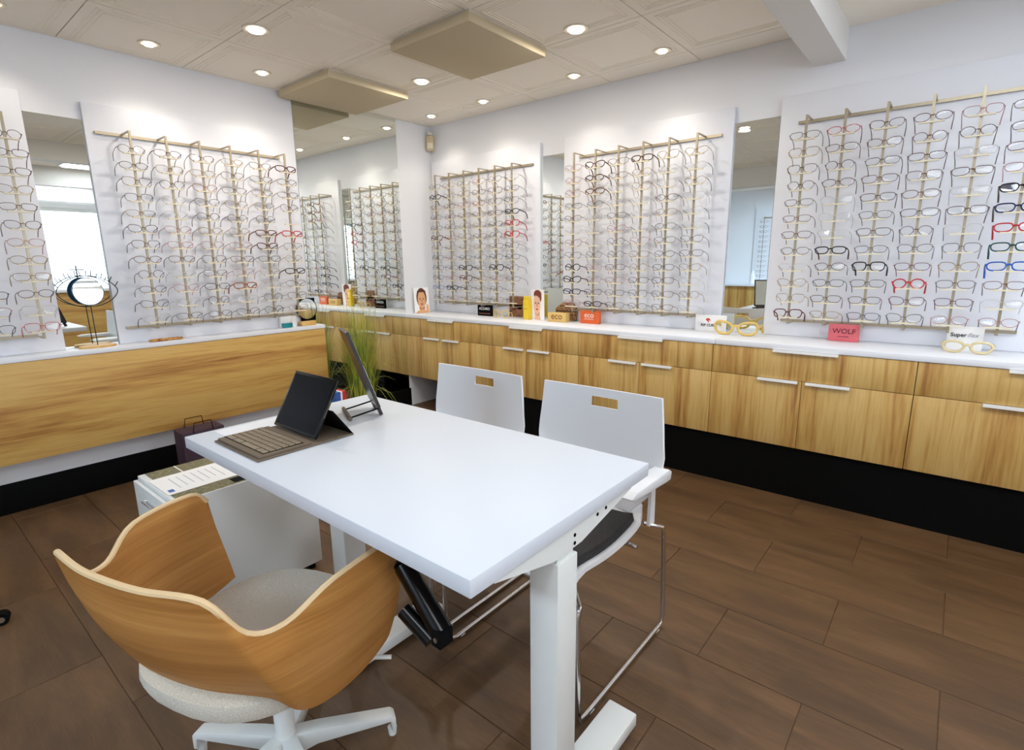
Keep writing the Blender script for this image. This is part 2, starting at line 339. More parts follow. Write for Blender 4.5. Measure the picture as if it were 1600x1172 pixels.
# glasses prototypes (local: front faces -y, temples run to +y)
SHP = dict(rect=(.0315, .0185, 3.2, .0), oval=(.0305, .0195, 2.3, .0), round=(.0275, .0235, 2.1, 0), square=(.0305, .0225, 3.4, 0), cat=(.031, .0205, 2.7, .004))
def outline(sh, sgn, k=1., n=22):
    a, b, e, lift = SHP[sh]; cx = sgn*(a+.0095); out = []
    for i in range(n):
        q = 2*PI*i/n; c, s_ = math.cos(q), math.sin(q)
        x = math.copysign(abs(c)**(2/e), c)*a*k; z = math.copysign(abs(s_)**(2/e), s_)*b*k
        if z < 0: x *= 1 - .16*(-z/b)
        z += lift*(sgn*x/a)*(1 if z > -b*.3 else .2)
        X = cx+x; out.append((X, 1.5*X*X, z))
    return out
GM = {}
def gmesh(sh, thick):
    key = (sh, thick)
    if key in GM: return GM[key]
    a = SHP[sh][0]; r = .0031 if thick else .0015; W_ = 2*a+.0095
    m = MB()
    for s_ in (-1, 1): m.tube(outline(sh, s_), r, 6, closed=True)
    zb = .004 if not thick else .005
    m.tube([(-.011, .0003, zb-.001), (-.004, -.001, zb+.003), (.004, -.001, zb+.003), (.011, .0003, zb-.001)], r*1.15, 6)
    for s_ in (-1, 1):
        m.tube([(s_*(W_-.002), 1.5*W_*W_, .008), (s_*(W_+.004), 1.5*W_*W_+.002, .009)], r*1.3, 6)
        if not thick: m.tube([(s_*.009, .001, .001), (s_*.0075, .006, -.004), (s_*.0075, .007, -.009)], .0009, 5)
    fr = m.mesh('frame_front', smooth=True); fr.materials.append(MATS['fr_k'])
    tp = []
    for s_ in (-1, 1):
        X = s_*(W_+.004); y0 = 1.5*W_*W_+.002; m = MB()
        m.tube([(X, y0, .009), (X*1.01, .045, .009), (X*.99, .088, .006), (X*.96, .11, -.006), (X*.93, .128, -.030)], r, 6, rs=[r*1.2, r*1.1, r*1.05, r*1.25, r*1.2])
        q = m.mesh('temple', smooth=True); q.materials.append(MATS['fr_k']); tp.append(q)
    ln = []
    for s_ in (-1, 1):
        pts = outline(sh, s_, .97); q = MB().add(pts, [tuple(range(len(pts)))]).mesh('lens'); q.materials.append(MATS['lens']); ln.append(q)
    GM[key] = (fr, tp, ln)
    return GM[key]
def setmat(o, m): o.material_slots[0].link = 'OBJECT'; o.material_slots[0].material = MATS[m]
def link(me, name, parent, m=None):
    o = bpy.data.objects.new(name, me); COL.objects.link(o); o.parent = parent
    if m: setmat(o, m)
    return o
SHN = dict(rect='rectangular', oval='oval', round='round', square='square', cat='cat-eye')
def glasses(code, loc, rz, label_tail, grp):
    th = code.isupper(); c = code.lower()
    sh = random.choice(['rect', 'rect', 'oval', 'square', 'cat', 'round'] if c not in 'nude' else ['rect'])
    if c == 'd': th = True
    fr, tp, ln = gmesh(sh, th)
    nm = FR[c][0]
    lab = ('thick ' if th and c != 'd' else '') + (nm+'glasses' if c == 'd' else nm+' '+SHN[sh]+' glasses') + ' ' + label_tail
    t = thing('eyeglasses', lab, 'glasses', loc, grp, (math.radians(-11+random.uniform(-3, 3)), 0, rz+random.uniform(-.05, .05)))
    k = random.uniform(1.02, 1.10) if not th else random.uniform(1.04, 1.12); t.scale = (k, 1.03, k)
    link(fr, 'frame_front', t, 'fr_'+c)
    tc = c if random.random() < .75 else random.choice('bks')
    for q in tp: link(q, 'temple', t, 'fr_'+tc)
    for q in ln: link(q, 'lens', t, 'sunlens' if c == 'd' else 'lens')
    return t
SB = {}
def rack(wall, pos, b0, b1, lab, cols, tail, grp, rows=None):
    """wall 'L' (y=0) or 'R' (x=0); pos: rod coordinates along the wall; b0,b1: bar extents"""
    D, Z0, Z1 = .17, 1.008, 2.19
    def pt(u, d, z): return (u, -d, z) if wall == 'L' else (-d, u, z)
    t = thing('eyewear_rack', lab, 'display rack', pt(sum(pos)/len(pos), .05, Z0), 'wall racks of eyeglasses')
    def bar(u0, u1, d0, d1, z0, z1): return MB().box(u0, u1, -d1, -d0, z0, z1) if wall == 'L' else MB().box(-d1, -d0, u0, u1, z0, z1)
    bar(b0, b1, .0305, .046, 2.172, 2.188).build('mounting_bar', 'rack', t); bar(b0, b1, .0305, .046, 1.008, 1.024).build('mounting_bar', 'rack', t)
    for ci, u in enumerate(pos):
        rd = MB(); w = .006
        for (d0, d1, z0, z1) in ((D-w, D+w, Z0, Z1), (.046, D-w, Z1-.006, Z1), (.046, D-w, Z0, Z0+.006)):
            if wall == 'L': rd.box(u-w, u+w, -d1, -d0, z0, z1)
            else: rd.box(-d1, -d0, u-w, u+w, z0, z1)
        ro = rd.build('rod', 'rack', t, loc=pt(u, D, Z0))
        if wall not in SB:
            m = MB()
            if wall == 'L': m.box(-.052, .052, -.024, -.0065, -.005, .002)
            else: m.box(-.024, -.0065, -.052, .052, -.005, .002)
            q = m.mesh('shelf_bar'); q.materials.append(MATS['shelfbar']); SB[wall] = q
        for ri in range(12):
            if rows and ri not in rows[ci]: continue
            s_ = bpy.data.objects.new('shelf_bar', SB[wall]); COL.objects.link(s_); s_.parent = ro
            s_.location = Vector(pt(0, 0, ROWZ[ri]-.0235-Z0))
            c = cols[ci][ri]
            if c == '.': continue
            glasses(c, pt(u+random.uniform(-.004, .004), D+.012, ROWZ[ri]+random.uniform(-.001, .002)), 0 if wall == 'L' else -PI/2, tail(ORD[ci], ORD[ri]), grp)
    return t
def rods(c, n=6, p=.19): return [c+(i-(n-1)/2)*p for i in range(n)]
def rodsR(c, n=6, p=.19): return [c-(i-(n-1)/2)*p for i in range(n)]
rack('L', [-3.125, -3.315], -4.2, -3.13, 'rack of glasses with one full rod in view, beside eye mirror', ['bbbgbbpggbcr', '.........kpk'],
     lambda c, r: r+' down on '+c+' rod, rack farthest from room corner', 'glasses beside the eye mirror', rows=[range(12), (9, 10, 11)])
rack('L', [-2.561+.1928*i for i in range(6)], -2.70, -1.565, 'rack of glasses between eye mirror and tall corner mirror', ['sbtbgbbbbbbc', 'lgbccppbcpcs', 'bgosbgpbskbs', 'gbsgbgptpOcb', 'tsggbTWkgcsk', 'Wsww.RsgKsbg'],
     lambda c, r: r+' down on '+c+' rod from eye mirror, above bracelet', 'glasses on the rack between eye mirror and corner mirror')
rack('R', rodsR(-.688, 6, .1845), -1.27, -.16, 'rack of glasses nearest the room corner', ['sKgssTgkksus', 'ggtwspgpspKp', 'sgpgggge'+'KTbg', 'obogGtgssggg'.replace('G', 'g'), 'swsbkkwkKpbg', 'cssKRRbkwwcb'],
     lambda c, r: r+' down on '+c+' rod from room corner', 'glasses on the rack nearest the room corner')
rack('R', rodsR(-2.2225, 6, .187), -2.80, -1.72, 'rack of glasses behind the orange block', ['pppswcosKKNp', 'BBTscccspp'+'bK', 'sbccspsswpss', 'BggcccpggBss'.replace('gB', 'gb'), 'gccbgssskwst', 'gcgcccssgcgc'],
     lambda c, r: r+' down on '+c+' rod from wooden block, above orange block', 'glasses on the rack behind the orange block')
rack('R', [-3.3165-.1903*i for i in range(6)], -4.35, -3.245, 'rack of glasses behind the pink sign', ['sgbbstwscggW', 'rtbbcccKbkbg', 'btstbsbsKsbn', 'wwbttsbswRws', 'pbcbcbcsgswp', 'sswpdNREUtcp'],
     lambda c, r: r+' down on '+c+' rod from narrow mirror, behind pink sign', 'glasses on the rack behind the pink sign')

# ================================================================== DESK
TZ, tx0, tx1, ty0, ty1 = .85, -3.146, -2.434, -3.493, -2.194
t = thing('desk', 'white height-adjustable desk with crank and T-shaped legs', 'desk', (-2.79, -2.85, 0))
MB().box(tx0, tx1, ty0, ty1, TZ-.038, TZ).build('desktop', 'tabletop', t, bevel=.0025)
for y0, y1 in ((-3.488, -3.408), (-2.635, -2.555)):
    lg = MB().box(-2.866, -2.786, y0, y1, .05, .74).build('leg', 'whitemetal', t, bevel=.003)
    MB().box(-2.858, -2.794, y0+.008, y1-.008, .70, TZ-.04).build('inner_column', 'whitemetal', lg)
    MB().box(-3.15 if y0 < -3 else -2.92, -2.455, y0-.012, y1+.003, .008, .05).build('foot', 'whitemetal', lg, bevel=.006)
    for fx in (-3.11 if y0 < -3 else -2.89, -2.50): MB().lathe([(.018, 0), (.018, .008)], (fx, (y0+y1)/2, 0), 16).build('foot_glide', 'black', lg)
    arm = MB().prism([(-2.826-.25, TZ-.039), (-2.826+.30, TZ-.039), (-2.826+.30, TZ-.044), (-2.77, TZ-.092), (-2.882, TZ-.092), (-2.826-.25, TZ-.044)], (0, y0, 0), (1, 0, 0), (0, 0, 1), (0, 1, 0), .045).build('top_bracket', 'whitemetal', lg)
    for bx, bz in ((-2.80, TZ-.062), (-2.80, TZ-.082), (-2.70, TZ-.050), (-2.66, TZ-.048)):
        MB().lathe([(.004, 0), (.004, .003)], (0, 0, 0), 10).v
        MB().prism([(.0045*math.cos(2*PI*k/10), .0045*math.sin(2*PI*k/10)) for k in range(10)], (bx, y0-.0015, bz), (1, 0, 0), (0, 0, 1), (0, 1, 0), .003).build('bolt', 'black', lg)
MB().box(-2.846, -2.806, -3.44, -2.6, TZ-.085, TZ-.045).build('cross_rail', 'whitemetal', t)
# crank under the desk edge
cr = MB().tube([(-3.035, -3.165, .70), (-3.05, -3.307, .597)], .025, 14).build('crank_handle', 'blackgloss', t, smooth=True)
MB().tube([(-3.035, -3.165, .70), (-3.025, -3.15, .712)], .025, 14, rs=[.025, .014]).build('handle_tip', 'blackgloss', cr, smooth=True)
MB().tube([(-3.07, -3.20, .618), (-3.06, -3.28, .57)], .019, 12).build('crank_grip', 'blackgloss', cr, smooth=True)
MB().box(-3.075, -3.035, -3.325, -3.295, .575, .615).build('crank_bracket', 'black', cr, bevel=.003)
MB().tube([(-3.078, -3.312, .597), (-3.074, -3.312, .597)], .006, 10).build('crank_bolt', 'chrome', cr)
MB().tube([(-3.035, -3.19, .70), (-3.02, -3.20, .79), (-2.99, -3.21, .812)], .009, 8).build('crank_shaft', 'black', cr, smooth=True)
# tablet with keyboard case on the desk
t = thing('tablet_computer', 'black tablet propped in a brown keyboard case on the desk', 'tablet', (-2.95, -2.47, TZ))
yA, yB = -2.603, -2.338
kb = MB().box(-3.108, -2.79, yA-.02, yB+.005, TZ+.0005, TZ+.006).build('case_base', 'case', t, bevel=.002)
kd = MB().box(-3.100, -2.935, yA-.012, yB-.003, TZ+.006, TZ+.013).build('keyboard_deck', 'case', t, bevel=.002)
MB().box(-3.081, -2.954, yA+.0, yB-.008+.005, TZ+.0125, TZ+.0133).build('key_bed', 'black', kd)
for r_ in range(6):
    xr = -3.078+.0205*r_
    if r_ == 0: ks = [(0, .05), (.055, .105), (.11, .205), (.21, .232), (.235, .258)]
    else: ks = [(.0185*i, .0185*i+.0165) for i in range(14)]
    for a, b in ks:
        MB().box(xr, xr+.0165, yB-.007-b*.985+.0012, yB-.007-a*.985-.0006, TZ+.0132, TZ+.0155).build('key', 'keys', kd)
p0 = Vector((-2.917, 0, TZ+.014)); p1 = Vector((-2.818, 0, TZ+.186)); dv = (p1-p0); nrm = Vector((dv.z, 0, -dv.x)).normalized(); dvn = dv.normalized()
def slab(a, b, ya, yb, n0, n1): return MB().prism([(a, n0), (b, n0), (b, n1), (a, n1)], (p0.x, ya, p0.z), dvn, nrm, (0, 1, 0), yb-ya)
tb = slab(0, .199, yA+.004, yB-.002, 0, .010).build('tablet_body', 'blackgloss', t, bevel=.0025)
slab(.010, .189, yA+.014, yB-.012, -.0006, .0002).build('screen', 'screen', tb)
slab(.07, .13, yA+.003, yA+.0044, .004, .006).build('side_button', 'case', tb)
fl0 = p0+dvn*.10+nrm*.011; fl1 = Vector((-2.792, 0, TZ+.006))
fd = (fl1-fl0); fn = Vector((fd.z, 0, -fd.x)).normalized()
MB().prism([(0, 0), (fd.length, 0), (fd.length, .004), (0, .004)], (fl0.x, yA-.018, fl0.z), fd.normalized(), fn, (0, 1, 0), yB-yA+.02).build('case_flap', 'black', t)
# easel mirror
B1 = Vector((-2.602, -2.528, TZ)); B2 = Vector((-2.534, -2.38, TZ)); e1 = (B2-B1).normalized(); nn = Vector((.91, -.41, 0)).normalized(); upv = (-nn*.105+Vector((0, 0, .315))); Lh = upv.length; upv.normalize(); nb = upv.cross(e1).normalized()
t = thing('easel_mirror', 'black tabletop easel mirror seen edge-on on the desk', 'mirror', tuple((B1+B2)/2))
wd = (B2-B1).length
MB().prism([(0, .035), (.02, .035), (.02, .0), (.045, .0), (.045, .035), (wd-.045, .035), (wd-.045, 0), (wd-.02, 0), (wd-.02, .035), (wd, .035), (wd, Lh), (0, Lh)], B1-nb*.006+Vector((0,0,.002)), e1, upv, nb, .012).build('board', 'easel', t)
MB().prism([(.012, .05), (wd-.012, .05), (wd-.012, Lh-.012), (.012, Lh-.012)], B1-nb*.0085, e1, upv, nb, .002).build('mirror_face', 'mirror', t)
for k in (.02, wd-.02):
    a = B1+e1*k+upv*.03; b = B1+e1*k-nn*.115+Vector((0, 0, .006)); MB().tube([a, b], .003, 8).build('support_rod', 'black', t)
MB().tube([B1+e1*.0-nn*.115+Vector((0, 0, .0075)), B2-nn*.115+Vector((0, 0, .0075))], .007, 8).build('rear_foot', 'case', t)
tag(MB().box(-3.06, -2.80, -2.32, -2.215, TZ+.0002, TZ+.0008).build('paper_sheet', 'laminate', loc=(-2.93, -2.27, TZ)), 'white printed sheet of paper lying behind the tablet keyboard', 'paper')

# ================================================================== CUSTOMER CHAIRS
def side_chair(xc, yc, label):
    t = thing('side_chair', label, 'chair', (xc, yc, 0), 'white customer chairs tucked at the desk')
    # local frame: chair faces -x, rear at x=+.30
    us = [-1, -.9, -.75, -.6, -.45, -.3, -.225, -.11, 0, .11, .225, .3, .45, .6, .75, .9, 1]; zs = [.47, .5, .55, .6, .65, .7, .75, .80, .832, .855, .872, .89, .905, .918]
    P = []
    for u in us:
        row = []
        for z in zs:
            q = (z-.47)/.448
            hw = .205 + .075*math.sin(min(1, q*1.9)*PI/2) - .022*max(0, q-.5)*2
            if q < .25: hw = .165+.07*(q/.25)+.03*(q/.25)
            x = .255 + .075*q - .05*(u*u)*(.35+.65*min(1, q*1.6)) + .02*math.sin(q*PI)
            row.append((x, u*hw, z - .012*(1-u*u)*(q > .9)))
        P.append(row)
    MB().thick(P, .009, lambda i, j: 6 <= i <= 9 and 8 <= j <= 9).build('backrest', 'plastic', t, smooth=True, local=True)
    for sgn in (-1, 1):   # lumbar grille ribs on the lower corners
        m = MB()
        for k in range(8): yk = sgn*(.235-.012*k); m.box(.275-.05*(yk/.28)**2*.85-.006, .275-.05*(yk/.28)**2*.85+.012, yk-.0025, yk+.0025, .60, .655)
        m.build('vent_rib', 'plastic', t, local=True)
    # seat shell and cushion
    P = []; n = 15
    for i in range(n):
        s_ = i/(n-1); x = -.25+.53*s_; zc = .455-.022*math.sin(s_*PI)-(.045*(1-s_/.18)**2 if s_ < .18 else 0)+(.03*((s_-.85)/.15)**2 if s_ > .85 else 0)
        hw = .225+.012*math.sin(s_*PI)-(.03*((s_-.8)/.2)**2 if s_ > .8 else 0)
        P.append([(x, hw*v, zc+.012*v**4) for v in (-1, -.8, -.5, -.2, 0, .2, .5, .8, 1)])
    MB().thick(P, .014).build('seat_shell', 'plastic', t, smooth=True, local=True)
    P2 = [[(x, y*.88, z+.018) for x, y, z in row] for row in P[1:-2]]
    MB().thick(P2, .03).build('seat_cushion', 'upholst', t, smooth=True, local=True)
    for sgn in (-1, 1):
        y = sgn*.285
        fr = [(.24, sgn*.225, .445), (.275, y, .43), (.285, y, .40), (.315, y, .05), (.30, y, .013), (.27, y, .012), (-.25, y, .012), (-.285, y, .02), (-.293, y, .05), (-.305, y, .38), (-.29, y, .41), (-.23, sgn*.225, .422)]
        lg = MB().tube(fr, .0085, 10).build('sled_leg', 'chrome', t, smooth=True, local=True)
        for gx in (.25, -.23): MB().tube([(gx, y, .0095), (gx+.02, y, .0095)], .0095, 8).build('glide', 'plastic', lg, local=True)
        # arm: post and pad
        ap = MB().prism([(.235, .44), (.275, .44), (.272, .64), (.225, .65), (.24, .60)], (0, sgn*.245-.006, 0), (1, 0, 0), (0, 0, 1), (0, 1, 0), .012 if sgn > 0 else .012)
        ap.build('arm_post', 'plastic', t, local=True)
        MB().prism([(-.02, .0), (.0, -.012), (.25, -.03), (.285, -.03), (.29, .0), (.27, .012), (.02, .012)], (0, y-.03+(-.012 if sgn > 0 else .012), .652), (1, 0, 0), (0, 0, 1), (0, 1, 0), .06).build('armrest', 'plastic', t, bevel=.004, local=True)
    MB().tube([(.10, -.27, .425), (.10, .27, .425)], .008, 8).build('cross_bar', 'chrome', t, local=True)
    return t
c1 = side_chair(-2.275, -3.075, 'white plastic sled chair at the end of the desk with crank')
c2 = dup(c1); c2.location = (-2.275, -2.435, 0); c2['label'] = 'white plastic sled chair at the desk end holding the easel mirror'

# ================================================================== PLYWOOD OFFICE CHAIR
def crom(pts, n):
    out = []; m = len(pts)
    for i in range(m-1):
        p0_, p1_, p2_, p3_ = [Vector(pts[max(0, min(m-1, i+k))]) for k in (-1, 0, 1, 2)]
        for j in range(n):
            q = j/n; out.append(.5*((2*p1_)+(-p0_+p2_)*q+(2*p0_-5*p1_+4*p2_-p3_)*q*q+(-p0_+3*p1_-3*p2_+p3_)*q**3))
    out.append(Vector(pts[-1])); return out
t = thing('swivel_chair', 'bent plywood swivel armchair with oatmeal fabric seat at the desk', 'chair', (-3.195, -2.80, 0), None, (0, 0, math.radians(16)))
half_t = [(.095, -.33, .715), (.055, -.345, .748), (-.11, -.33, .745), (-.205, -.29, .695), (-.275, -.262, .712), (-.325, -.225, .802), (-.35, -.10, .806), (-.355, 0, .806)]
half_b = [(.12, -.285, .465), (.085, -.295, .45), (-.01, -.295, .435), (-.10, -.28, .432), (-.165, -.26, .45), (-.215, -.235, .515), (-.265, -.12, .535), (-.278, 0, .538)]
mirr = lambda h: h+[(x, -y, z) for x, y, z in h[-2::-1]]
T_, B_ = crom(mirr(half_t), 5), crom(mirr(half_b), 5)
P = []
for a, b in zip(T_, B_):
    row = []
    for k in range(9):
        q = k/8; p = b.lerp(a, q); bul = .018*math.sin(q*PI); d_ = Vector((p.x+.05, p.y, 0)); d_.normalize(); row.append(p+d_*bul)
    P.append(row)
sh = MB().thick(P, .014).build('shell', 'ply', t, smooth=True, local=True)
MB().tube([p for p in T_], .0072, 8).build('shell_edge', 'plyedge', sh, smooth=True, local=True)
m = MB(); prof = [(.55, .402), (.85, .408), (.97, .422), (1, .445), (.99, .466), (.93, .484), (.7, .492), (.3, .488)]; n = 40; vs = []; fs = []
for s_, z in prof:
    for k in range(n):
        q = 2*PI*k/n; c, ss = math.cos(q), math.sin(q); x = math.copysign(abs(c)**.78, c)*(.262 if c > 0 else .262)*s_-.022; y = math.copysign(abs(ss)**.78, ss)*.25*s_
        vs.append((x, y, z + (.02*min(1, max(0, -x/.28))**2 if z < .47 else 0)))
for i in range(len(prof)-1):
    for k in range(n): fs.append((i*n+k, i*n+(k+1) % n, (i+1)*n+(k+1) % n, (i+1)*n+k))
fs.append(tuple(range(n-1, -1, -1))); fs.append(tuple((len(prof)-1)*n+k for k in range(n)))
m.add(vs, fs).build('seat_cushion', 'fabric', t, smooth=True, local=True)
MB().lathe([(.13, .385), (.15, .401)], (-.01, 0, 0), 24).build('seat_plate', 'whitemetal', t, local=True)
cl_ = MB().lathe([(.040, .055), (.036, .11), (.026, .13), (.026, .32), (.05, .385)], (0, 0, 0), 24).build('gas_column', 'whitemetal', t, smooth=True, local=True)
MB().tube([(.02, -.06, .37), (.10, -.20, .352), (.14, -.27, .345)], .006, 8).build('lift_lever', 'whitemetal', cl_, smooth=True, local=True)
for k in range(5):
    an = math.radians(-27-16+72*k); ca, sa = math.cos(an), math.sin(an); R0 = .30
    prf = [(.02, .055), (.02, .125), (.08, .118), (R0-.01, .078), (R0, .068), (R0, .022), (R0-.012, .022), (R0-.016, .058), (.08, .07)]
    wv = Vector((-sa, ca, 0))
    MB().prism(prf, wv*-.021, (ca, sa, 0), (0, 0, 1), wv, .042).build('base_leg', 'whitemetal', t, bevel=.004, local=True)
    MB().lathe([(.012, .0), (.014, .024)], (ca*(R0-.01), sa*(R0-.01), 0), 14).build('glide', 'whitemetal', t, local=True)

# ================================================================== DRAWER PEDESTAL and brochures
PZ = .53
t = thing('drawer_pedestal', 'white metal drawer pedestal standing beyond the desk end', 'drawer unit', (-2.86, -1.72, 0))
MB().box(-3.125, -2.56, -1.93, -1.505, .03, PZ).build('body', 'whitemetal', t, bevel=.003)
for z0, z1 in ((.04, .275), (.28, .515)):
    d_ = MB().box(-3.143, -3.126, -1.926, -1.509, z0, z1).build('drawer', 'whitemetal', t, bevel=.002)
    MB().tube([(-3.144, -1.65, z1-.05), (-3.158, -1.65, z1-.05), (-3.158, -1.79, z1-.05), (-3.144, -1.79, z1-.05)], .004, 8).build('handle', 'chrome', d_)
for fx, fy in ((-3.09, -1.9), (-3.09, -1.54), (-2.6, -1.9), (-2.6, -1.54)): MB().lathe([(.016, 0), (.016, .03)], (fx, fy, 0), 14).build('foot', 'black', t)
def sheet(x0, x1, y0, y1, z, m, name, label, prints=()):
    t = thing(name, label, 'brochure', ((x0+x1)/2, (y0+y1)/2, z), 'printed matter on the drawer pedestal')
    MB().box(x0, x1, y0, y1, z, z+.0012).build('sheet', m, t)
    for a, b, c, d_, pm in prints: MB().box(a, b, c, d_, z+.0012, z+.0016).build('print', pm, t)
sheet(-3.10, -2.62, -1.64, -1.512, PZ+.0005, 'brochure', 'brochure', 'olive leafy brochure at the back of the drawer pedestal', [(-2.99, -2.985, -1.64, -1.512, 'cardwhite'), (-2.8, -2.62, -1.62, -1.53, 'tortoise')])
sheet(-3.11, -2.62, -1.925, -1.80, PZ+.0005, 'brochure', 'brochure', 'olive brochure along the front edge of the drawer pedestal', [(-2.90, -2.62, -1.915, -1.86, 'black')])
sheet(-3.118, -2.72, -1.845, -1.62, PZ+.0025, 'cardwhite', 'leaflet', 'white text leaflet lying across the brochures on the drawer pedestal', [(-3.06+.028*i, -3.057+.028*i, -1.80+.01*(i % 3), -1.66, 'printgrey') for i in range(7)] + [(-3.105, -3.085, -1.82, -1.79, 'blue'), (-2.83, -2.72, -1.845, -1.62, 'printgrey')])
t = thing('carry_bag', 'dark purple carrier bag on the floor under the ledge', 'bag', (-2.5, -.38, 0))
MB().box(-2.605, -2.35, -.45, -.30, 0.001, .365).build('bag_body', 'purple', t, bevel=.008)
for yy in (-.45, -.30): MB().tube([(-2.54, yy, .355), (-2.53, yy-.006, .42), (-2.43, yy-.006, .42), (-2.42, yy, .355)], .003, 6).build('bag_handle', 'black', t)
t = thing('carton', 'red white and blue carton on the floor beside the grass plant', 'box', (-1.56, -.6, 0))
MB().box(-1.64, -1.60, -.66, -.56, .001, .47).build('blue_side', 'blue', t); MB().box(-1.60, -1.585, -.66, -.56, .001, .47).build('white_stripe', 'cardwhite', t); MB().box(-1.585, -1.555, -.66, -.56, .001, .47).build('red_side', 'red', t)

# ================================================================== GRASS PLANT
t = thing('grass_plant', 'tall artificial grass plant in dark pot before the corner mirror', 'plant', (-1.19, -.34, 0))
MB().lathe([(.09, 0.001), (.12, .05), (.135, .22), (.125, .22), (.12, .19)], (-1.19, -.34, 0), 28).build('pot', 'pot', t, smooth=True)
rg = random.Random(3); m = MB()
for i in range(560):
    a = rg.uniform(0, 2*PI); r0 = rg.uniform(0, .10); hgt = rg.uniform(.45, .95); lean = rg.uniform(.02, .16) if rg.random() < .84 else rg.uniform(.2, .36)
    ca, sa = math.cos(a), math.sin(a); bx, by = -1.19+r0*ca, -.34+r0*sa; w = rg.uniform(.0022, .0048); pts = []
    a2 = a+rg.uniform(-.6, .6); c2_, s2_ = math.cos(a2), math.sin(a2); droop = (lean/.2)**2*.16
    for k in range(6):
        q = k/5; X_ = bx+c2_*lean*q*q; pts.append(Vector((X_, min(by+s2_*lean*q*q, -.02 if X_ > -1.34 else -.15), .19+hgt*q-droop*q**3.0)))
    px, py = -s2_, c2_; vs = []
    for k, p in enumerate(pts):
        ww = w*(1-.85*k/5); vs += [(p.x-px*ww, min(p.y-py*ww, -.012), p.z), (p.x+px*ww, min(p.y+py*ww, -.012), p.z)]
    m.add(vs, [(2*k, 2*k+1, 2*k+3, 2*k+2) for k in range(5)])
g_ = m.build('grass_blades', 'grass', t); g_['kind'] = 'stuff'

# ================================================================== LEDGE THINGS
t = thing('eye_mirror', 'eye-shaped wire vanity mirror with lashes on oval wooden base', 'mirror', (-2.866, -.064, CZ))
MB().lathe([(.093, .0005), (.095, .004), (.095, .011), (.092, .014)], (-2.866, -.064, CZ), 36, 1, .6).build('base', 'basewood', t, smooth=True)
MB().tube([(-2.866, -.064, CZ+.014), (-2.868, -.064, 1.175)], .0025, 8).build('stem', 'darkwire', t)
zc, yc, xc = 1.255, -.064, -2.868
MB().prism([(.078*math.cos(2*PI*k/40), .084*math.sin(2*PI*k/40)) for k in range(40)], (xc, yc-.002, zc), (1, 0, 0), (0, .12, .993), (0, .993, -.12), .006).build('back_disc', 'navyback', t)
MB().prism([(.074*math.cos(2*PI*k/40), .080*math.sin(2*PI*k/40)) for k in range(40)], (xc, yc-.0035, zc), (1, 0, 0), (0, .12, .993), (0, .993, -.12), .0015).build('mirror_disc', 'mirror', t)
eo = [(xc+.15*math.cos(q), yc+.002, zc+.092*math.copysign(abs(math.sin(q))**1.25, math.sin(q))) for q in [2*PI*k/44 for k in range(44)]]
MB().tube(eo, .0026, 6, closed=True).build('eye_wire', 'darkwire', t, smooth=True)
for k in range(8):
    q = PI*(.12+.76*k/7); a = Vector((xc+.15*math.cos(q), yc+.002, zc+.092*abs(math.sin(q))**1.25)); dd = Vector((math.cos(q)*.7, 0, 1)).normalized()*.032
    MB().tube([a, a+dd], .0026, 6).build('lash', 'darkwire', t)
t = thing('bracelet', 'tortoise hoop bracelet lying on the ledge below the rack', 'jewellery', (-2.5, -.085, CZ))
MB().tube([(-2.5+.095*math.cos(2*PI*k/32), -.085+.03*math.sin(2*PI*k/32), CZ+.0075) for k in range(32)], .007, 8, closed=True).build('hoop', 'tortoise', t, smooth=True)
MB().lathe([(.007, 0), (.009, .006), (.004, .012)], (-2.49, -.11, CZ+.001), 12).build('clasp', 'palegold', t, smooth=True)
t = thing('small_carton', 'small white carton behind the teal box on the ledge', 'box', (-1.635, -.05, CZ))
MB().box(-1.70, -1.57, -.07, -.035, CZ+.0005, CZ+.085).build('carton', 'cardwhite', t, bevel=.002)
MB().box(-1.699, -1.571, -.0695, -.0355, CZ+.085, CZ+.0865).build('lid', 'cardwhite', t)
t = thing('teal_box', 'small teal box at the front of the ledge by the round mirror', 'box', (-1.66, -.095, CZ))
MB().box(-1.70, -1.625, -.11, -.08, CZ+.0005, CZ+.036).build('box_body', 'teal', t, bevel=.002); MB().box(-1.7005, -1.6245, -.1105, -.0795, CZ+.026, CZ+.028).build('lid_seam', 'navyback', t)
t = thing('round_mirror', 'round vanity mirror in black frame on wooden block at ledge end', 'mirror', (-1.48, -.08, CZ))
MB().box(-1.545, -1.42, -.105, -.045, CZ+.0005, CZ+.034).build('base', 'basewood', t, bevel=.004)
MB().box(-1.515, -1.385, -.046, -.038, CZ+.034, CZ+.215).build('back_plate', 'black', t, bevel=.002)
zc, xc = 1.046, -1.462
MB().prism([(.088*math.cos(2*PI*k/40), .088*math.sin(2*PI*k/40)) for k in range(40)], (xc, -.054, zc), (1, 0, 0), (0, 0, 1), (0, 1, 0), .009).build('rim', 'blackgloss', t)
MB().prism([(.081*math.cos(2*PI*k/40), .081*math.sin(2*PI*k/40)) for k in range(40)], (xc, -.0555, zc), (1, 0, 0), (0, 0, 1), (0, 1, 0), .0015).build('mirror_disc', 'mirror', t)
# motion sensor in the corner
t = thing('motion_sensor', 'small beige motion sensor high in the room corner', 'sensor', (-.045, -.045, 2.44), None, (0, 0, math.radians(-45)))
MB().box(-.035, .035, -.02, .02, .0, .135).build('housing', 'beige', t, bevel=.008, local=True)
MB().box(-.026, .026, -.023, -.019, .02, .07).build('lens_window', 'shelfbar', t, bevel=.002, local=True)
MB().box(-.02, .02, -.01, .02, .14, .165).build('bracket', 'trimring', t, local=True)

